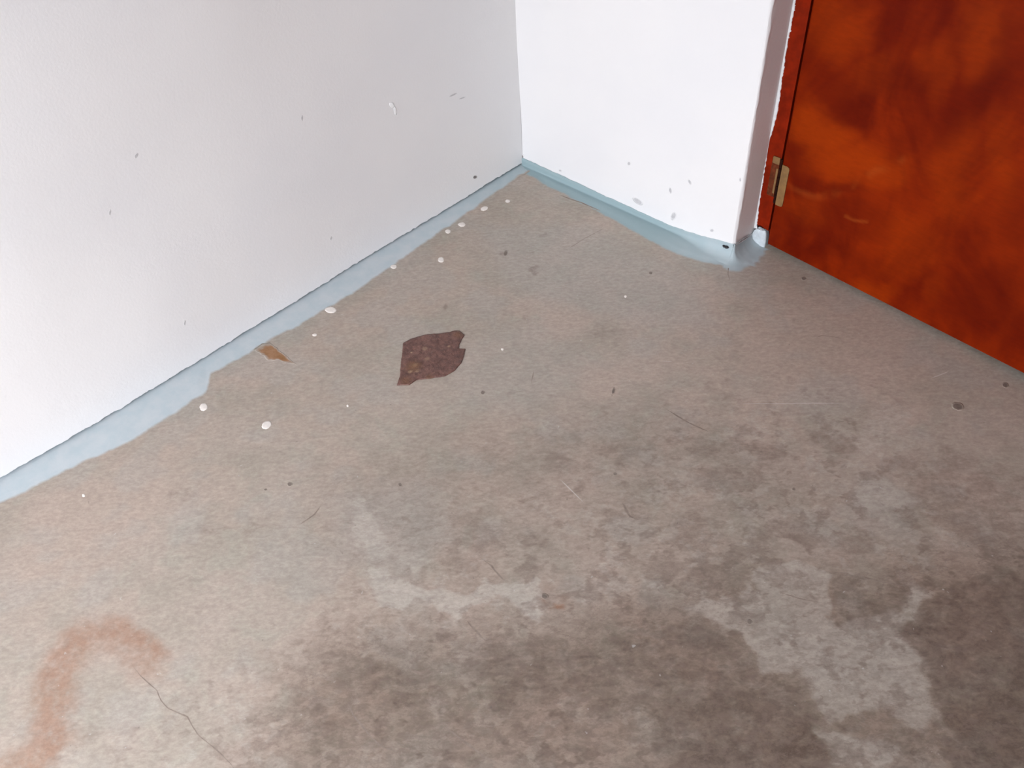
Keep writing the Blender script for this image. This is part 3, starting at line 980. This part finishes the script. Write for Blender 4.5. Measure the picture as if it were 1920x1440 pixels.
fig[..., 2] = np.maximum(fig[..., 2], 0.5 * sstep(0.005, 0.0005, line_d(U, Z, vein)))

m = MB()
P = np.stack([U, np.zeros_like(U), Z], -1)
m.grid(P)
nfront = len(m.v)
m.box(0.0005, DOOR_W, 0.0012, DOOR_T, 0.0, DOOR_H)
# rounded-over long edge
m.grid(np.array([[(0.0005, 0.003, z), (0.0012, 0.0008, z), (0.003, 0.0, z)] for z in (0.0, DOOR_H)]))
at = np.zeros((len(m.v), 3))
at[:nfront] = fig.reshape(-1, 3)
panel = make('door_panel', m.v, m.f, M_DOOR, door, attrs={'figure': at})

# hinge: leaf on the door, leaf on the frame post (half painted over), pin between
hb, ht = 0.1075 - DZ0, 0.196 - DZ0


def leaf_mesh(u0, u1, z0, z1, r, y0, y1, side):
    pts = []
    if side > 0:
        pts = [(u0, z0), (u1 - r, z0), (u1 - r * .3, z0 + r * .3), (u1, z0 + r), (u1, z1 - r), (u1 - r * .3, z1 - r * .3), (u1 - r, z1), (u0, z1)]
    else:
        pts = [(u1, z1), (u0 + r, z1), (u0 + r * .3, z1 - r * .3), (u0, z1 - r), (u0, z0 + r), (u0 + r * .3, z0 + r * .3), (u0 + r, z0), (u1, z0)]
    m = MB()
    n = len(pts)
    m.v = [(u, y1, z) for u, z in pts] + [(u, y0, z) for u, z in pts]
    m.f = [tuple(range(n)), tuple(range(2 * n - 1, n - 1, -1))]
    for i in range(n):
        j = (i + 1) % n
        m.f.append((i, n + i, n + j, j))
    return m


lm = leaf_mesh(0.0022, 0.0185, hb, ht, 0.005, -0.0003, -0.0018, 1)
hinge = make('hinge', lm.v, lm.f, M_BRASS, door, label='dull tan hinge leaf on the door')
lm = leaf_mesh(-0.0205, -0.0045, hb + 0.014, ht + 0.012, 0.003, 0.0004, -0.0014, -1)
fl = make('hinge_leaf', lm.v, lm.f, M_BRASS_ST, hinge, label='hinge leaf smeared with red-brown stain')
fl.rotation_euler = (0, 0, -dang)
lm = leaf_mesh(-0.0195, -0.0050, ht - 0.003, ht + 0.0115, 0.002, -0.0013, -0.0019, -1)
e1 = make('bare_metal', lm.v, lm.f, M_BRASS, hinge)
e1.rotation_euler = (0, 0, -dang)
lm = leaf_mesh(-0.0088, -0.0050, hb + 0.022, ht - 0.012, 0.001, -0.0013, -0.0019, -1)
e2 = make('bare_metal', lm.v, lm.f, M_BRASS, hinge)
e2.rotation_euler = (0, 0, -dang)
for kz in range(5):
    z0 = hb + 0.002 + kz * 0.0195
    pr = [(-0.0014 + 0.0026 * math.cos(a), -0.0004 + 0.0026 * math.sin(a)) for a in np.linspace(0, 2 * math.pi, 12, endpoint=False)]
    v = [(x, y, z0) for x, y in pr] + [(x, y, z0 + 0.0185) for x, y in pr]
    f = [tuple(range(11, -1, -1)), tuple(range(12, 24))] + [(i, (i + 1) % 12, 12 + (i + 1) % 12, 12 + i) for i in range(12)]
    make('knuckle', v, f, M_DARK, hinge)
for kz in (0.2, 0.5, 0.8):
    zc = hb + (ht - hb) * kz
    pr = [(0.0115 + 0.0026 * math.cos(a), zc + 0.0026 * math.sin(a)) for a in np.linspace(0, 2 * math.pi, 12, endpoint=False)]
    v = [(x, -0.0017, z) for x, z in pr] + [(0.0115, -0.0024, zc)]
    make('screw', v, [(i, (i + 1) % 12, 12) for i in range(12)], M_BRASS, hinge, smooth=True)

# ================================================================== MARKS ON THE FLOOR
# dark brown patch where the skim has broken away
ox, oy, sc = 680, 560, 6.857
pp = [(520, 575), (600, 535), (700, 500), (830, 465), (1000, 455), (1100, 440), (1180, 415), (1250, 420), (1312, 470), (1272, 530),
      (1242, 600), (1242, 645), (1322, 650), (1300, 740), (1270, 830), (1180, 930), (1060, 1000), (860, 1030),
      (690, 1050), (600, 1112), (440, 1116), (480, 1000), (490, 850), (510, 700)]
pf = on_floor([(ox + a / sc, oy + b / sc) for a, b in pp])


def tan_mask(V):
    m = np.zeros((len(V), 3))
    for (a, b, r, amt) in [(670, 865, .0065, .9), (615, 945, .0045, 1.), (630, 700, .0025, 1.), (1110, 620, .0035, .5),  # bright bits: highlights of the glossy patch painted as tan spots
                           (800, 650, .007, .3), (830, 780, .006, .3), (700, 940, .005, .5)]:
        c = on_floor([(ox + a / sc, oy + b / sc)])[0]
        d = np.hypot(V[:, 0] - c[0], V[:, 1] - c[1])
        m[:, 0] = np.maximum(m[:, 0], amt * sstep(r, r * .4, d))
    for (a, b, r, amt) in [(650, 880, .022, 1.), (560, 1060, .016, .7), (1230, 470, .016, .7), (860, 1020, .012, .6)]:
        c = on_floor([(ox + a / sc, oy + b / sc)])[0]
        d = np.hypot(V[:, 0] - c[0], V[:, 1] - c[1])
        m[:, 1] = np.maximum(m[:, 1], amt * sstep(r, r * .2, d))
    return {'tan': m}


skin('bitumen_patch', pf, M_PATCH, floor, 0.0016, 22, 0.0, relief=0.0007, feather=False, wobble=0.0008, step=0.0015,
     seed=8, extra=tan_mask, label='dark brown worn patch shaped like a ragged diamond')

# dried drops of cream paint
for i, (px, py, a, b, rot) in enumerate([(620, 581, 11, 6, 0), (382, 763, 8, 7, -40), (500, 797, 10, 7, -25), (827, 487, 6, 5, 0),
                                         (738, 500, 6, 4, 0), (866, 421, 7, 4, 0), (840, 434, 5, 4, 0), (908, 391, 7, 4, -15),
                                         (952, 377, 5, 3, 0), (157, 929, 3, 3, 0), (652, 761, 2.5, 2.5, 0), (942, 655, 3, 2, 0),
                                         (1173, 556, 2.5, 2.5, 0), (590, 628, 5, 2.5, 0)]):
    r = math.radians(rot)
    o = on_floor([(px + a * math.cos(t) * math.cos(r) - b * math.sin(t) * math.sin(r),
                   py + a * math.cos(t) * math.sin(r) + b * math.sin(t) * math.cos(r))
                  for t in np.linspace(0, 2 * math.pi, 16, endpoint=False)])
    skin('paint_drop', o, M_DROP, floor, 0.0009, 4, 0.0, feather=False, wobble=0.0012, step=0.0015, seed=20 + i, dome=2)


def fl_ell(px, py, a, b, rot=0):
    r = math.radians(rot)
    return on_floor([(px + a * math.cos(t) * math.cos(r) - b * math.sin(t) * math.sin(r),
                      py + a * math.cos(t) * math.sin(r) + b * math.sin(t) * math.cos(r))
                     for t in np.linspace(0, 2 * math.pi, 14, endpoint=False)])


rs = on_floor([(474, 655), (490, 645), (506, 643), (518, 650), (530, 662), (542, 672), (556, 683), (540, 682), (524, 676), (500, 676), (494, 668)])
skin('rust_stain', rs, M_RUST, floor, 0.00003, 10, 0.00003, wobble=0.004, seed=33, fade=0.5, label='small brown rust smear beside the blue band')
for i, (px, py, a, b, rot) in enumerate([(1796, 762, 12, 7.5, 15), (1885, 722, 7, 5, 20), (1507, 522, 5, 3.5, 0), (543, 908, 5, 4, 0),
                                         (1220, 512, 4, 3, 0), (905, 736, 4, 4, 40), (750, 909, 4, 3, 30), 
                                         (498, 918, 3, 2, 0), (948, 475, 4, 6, 20), (1150, 733, 3, 7, 15),
                                         (1488, 917, 3, 3, 0), (1405, 1166, 5, 5, 0), (1021, 1118, 7, 6, 20), (1153, 889, 4, 3, 10)]):
    skin('dark_spot', fl_ell(px, py, a * 1.05, b * 1.05, rot), M_SPOT, floor, 0.00003, 5, 0.00003, wobble=0.0012, step=0.0015, seed=50 + i)

for i, (pts, w, jit) in enumerate([
        ([(242, 1239), (262, 1266), (294, 1294), (301, 1312), (315, 1329), (350, 1344), (373, 1379), (408, 1408), (434, 1434), (450, 1460)], .0020, .001),
        ([(649, 1311), (662, 1340), (681, 1364), (709, 1396), (753, 1412)], .0030, .001),
        ([(818, 1351), (845, 1372), (874, 1392), (910, 1420), (943, 1438)], .0038, .001),
        ([(874, 1162), (890, 1180), (908, 1200)], .0040, .001),
        ([(902, 1047), (922, 1062), (947, 1090)], .0036, .001),
        ([(1362, 472), (1366, 500), (1365, 515), (1369, 528)], .0022, .0006),
        ([(1046, 364), (1066, 372), (1090, 380), (1125, 395)], .0042, .0006),
        ([(1603, 1078), (1650, 1090), (1700, 1099)], .0026, .0008),
        ([(1458, 1110), (1498, 1122), (1540, 1131)], .0022, .0008),
        ([(1528, 634), (1540, 629), (1580, 634)], .0020, .0003),
        ([(1246, 765), (1290, 792), (1335, 812)], .0034, .0012),
        ([(560, 985), (590, 965), (603, 945)], .0036, .001),
        ([(1060, 470), (1098, 446), (1140, 424)], .0016, .0006),
        ([(996, 720), (1001, 694)], .0020, .0006),
        ([(1165, 940), (1180, 968), (1200, 975)], .0050, .002),
        ([(768, 1253), (785, 1262), (800, 1266)], .0036, .001),
        ([(1150, 725), (1147, 745)], .0024, .0006)]):
    ribbon('crack', on_floor(pts), w, M_CRACK, floor, 0.00006, 60 + i, jitter=jit,
           op=1.0 if i in (0, 5, 6) else 0.85)
for i, (pts, w) in enumerate([([(1380, 757), (1450, 757), (1520, 756), (1590, 756)], .0030),
                              ([(1048, 897), (1070, 918), (1096, 944)], .0028),
                              ([(1240, 677), (1262, 678)], .0020),
                              ([(1744, 710), (1780, 696)], .0030)]):
    ribbon('scratch', on_floor(pts), w, M_SCRATCH, floor, 0.00006, 90 + i, op=0.7)

# ================================================================== MARKS ON THE WALLS
def lw3(V):          # (y, z) on the left wall
    return np.c_[bow(V[:, 0]) + (fbm(V[:, 0], V[:, 1], 5, 1, 21) - 0.5) * 0.004 + 0.0002 + V[:, 2], V[:, 0], V[:, 1]]


def bw3(V):          # (x, z) on the back wall
    return np.c_[V[:, 0], (fbm(V[:, 0], V[:, 1], 6, 1, 81) - 0.5) * 0.003 - 0.0001 - V[:, 2], V[:, 1]]


def wall_ell(axis, px, py, a, b, rot=0, n=12):
    r = math.radians(rot)
    out = []
    for t in np.linspace(0, 2 * math.pi, n, endpoint=False):
        h = hit((px + a * math.cos(t) * math.cos(r) - b * math.sin(t) * math.sin(r),
                 py + a * math.cos(t) * math.sin(r) + b * math.sin(t) * math.cos(r)), axis, 0.0)
        out.append((h[1], h[2]) if axis == 0 else (h[0], h[2]))
    return np.array(out)


for i, (px, py, a, b, rot) in enumerate([(734, 197, 4, 6, -30), (740, 207, 2.5, 9, -10)]):
    skin('paint_chip', wall_ell(0, px, py, a, b, rot), M_CHIP, wall_left, 0.0006, 3, 0, feather=False, wobble=.0006, step=.001, seed=70 + i, to3d=lw3)
for i, (px, py, a, b, rot) in enumerate([(890, 332, 4.5, 3.5, -30), (254, 291, 3, 6, 30), (565, 221, 2, 6, 0), (849, 178, 9, 1.8, -25),
                                         (205, 398, 2, 6, 10), (344, 604, 2, 5, 10), (620, 447, 2, 4, 20), (866, 184, 7, 1.6, -20)]):
    skin('scuff_mark', wall_ell(0, px, py, a, b, rot), M_GREYMARK if i else M_WALLSPOT, wall_left, 0.00003, 4, 0, wobble=.0006, step=.001, seed=80 + i, to3d=lw3)
for i, (px, py, a, b, rot) in enumerate([(1257, 357, 2.5, 6, -10), (1263, 405, 5, 8, 20), (1293, 341, 2.5, 6, -25), (1196, 377, 12, 5, 35),
                                         (1180, 306, 3, 4, 0), (1335, 432, 4, 3, 0), (1050, 320, 3, 2, 20), (1388, 337, 2, 4, 0)]):
    skin('scuff_mark', wall_ell(1, px, py, a, b, rot), M_GREYMARK, wall_back, 0.00003, 4, 0, wobble=.0006, step=.001, seed=90 + i, to3d=bw3)
# dark pit in the corner where the walls meet
skin('corner_pit', wall_ell(1, 978, 295, 4, 6, 20), M_WALLSPOT, wall_back, 0.0008, 4, 0, wobble=.0008, step=.001, seed=99, to3d=bw3)

# ================================================================== CRUMB
def crumb():
    for zc in np.linspace(0.030, 0.0, 301):          # where the line of sight meets the cove of paint
        c = hit((1360, 465), 2, zc)
        d = -c[1] - 0.0024
        cove = 0.0012 if d > 0.0225 else 0.0012 + 0.0225 * (1 - math.sqrt(max(0.0, 1 - (1 - d / 0.0225) ** 2)))
        if zc <= cove:
            break
    bm = bmesh.new()
    for (dx, dy, r, ex) in ((-0.0022, 0.0010, 0.0026, 1.25), (0.0022, -0.0012, 0.0032, 1.35), (0.0052, -0.0006, 0.0016, 1.0)):
        g = bmesh.ops.create_icosphere(bm, subdivisions=2, radius=r)
        for v in g['verts']:
            k = 1 + 0.25 * (float(vnoise(v.co.x * 900, v.co.y * 900 + v.co.z * 700, 3)) - 0.5)
            v.co = Vector((v.co.x * ex * k + dx, v.co.y * k + dy, v.co.z * 0.8 * k + r * 0.75))
    for (a, l) in ((40, .005), (120, .0045), (-60, .0045), (-130, .005)):
        ca, sa = math.cos(math.radians(a)), math.sin(math.radians(a))
        p = [Vector((ca * .001 - sa * .0004, sa * .001 + ca * .0004, .0022)), Vector((ca * .001 + sa * .0004, sa * .001 - ca * .0004, .0022)),
             Vector((ca * l * .6, sa * l * .6, .0034)), Vector((ca * l, sa * l, .0002))]
        vv = [bm.verts.new(q) for q in p]
        bm.faces.new((vv[0], vv[1], vv[2]))
        bm.faces.new((vv[0], vv[2], vv[3]))
        bm.faces.new((vv[1], vv[3], vv[2]))
    me = bpy.data.meshes.new('debris_crumb')
    bm.to_mesh(me)
    bm.free()
    me.materials.append(M_BLACK)
    o = bpy.data.objects.new('debris_crumb', me)
    COL.objects.link(o)
    o.location = (c[0], c[1], c[2] + 0.0012)
    o.scale = (1.25, 1.25, 1.25)
    o.rotation_euler = (0, 0, math.radians(20))
    o['label'] = 'tiny black crumb of debris on the blue paint by the door jamb'
    o['category'] = 'debris'


crumb()
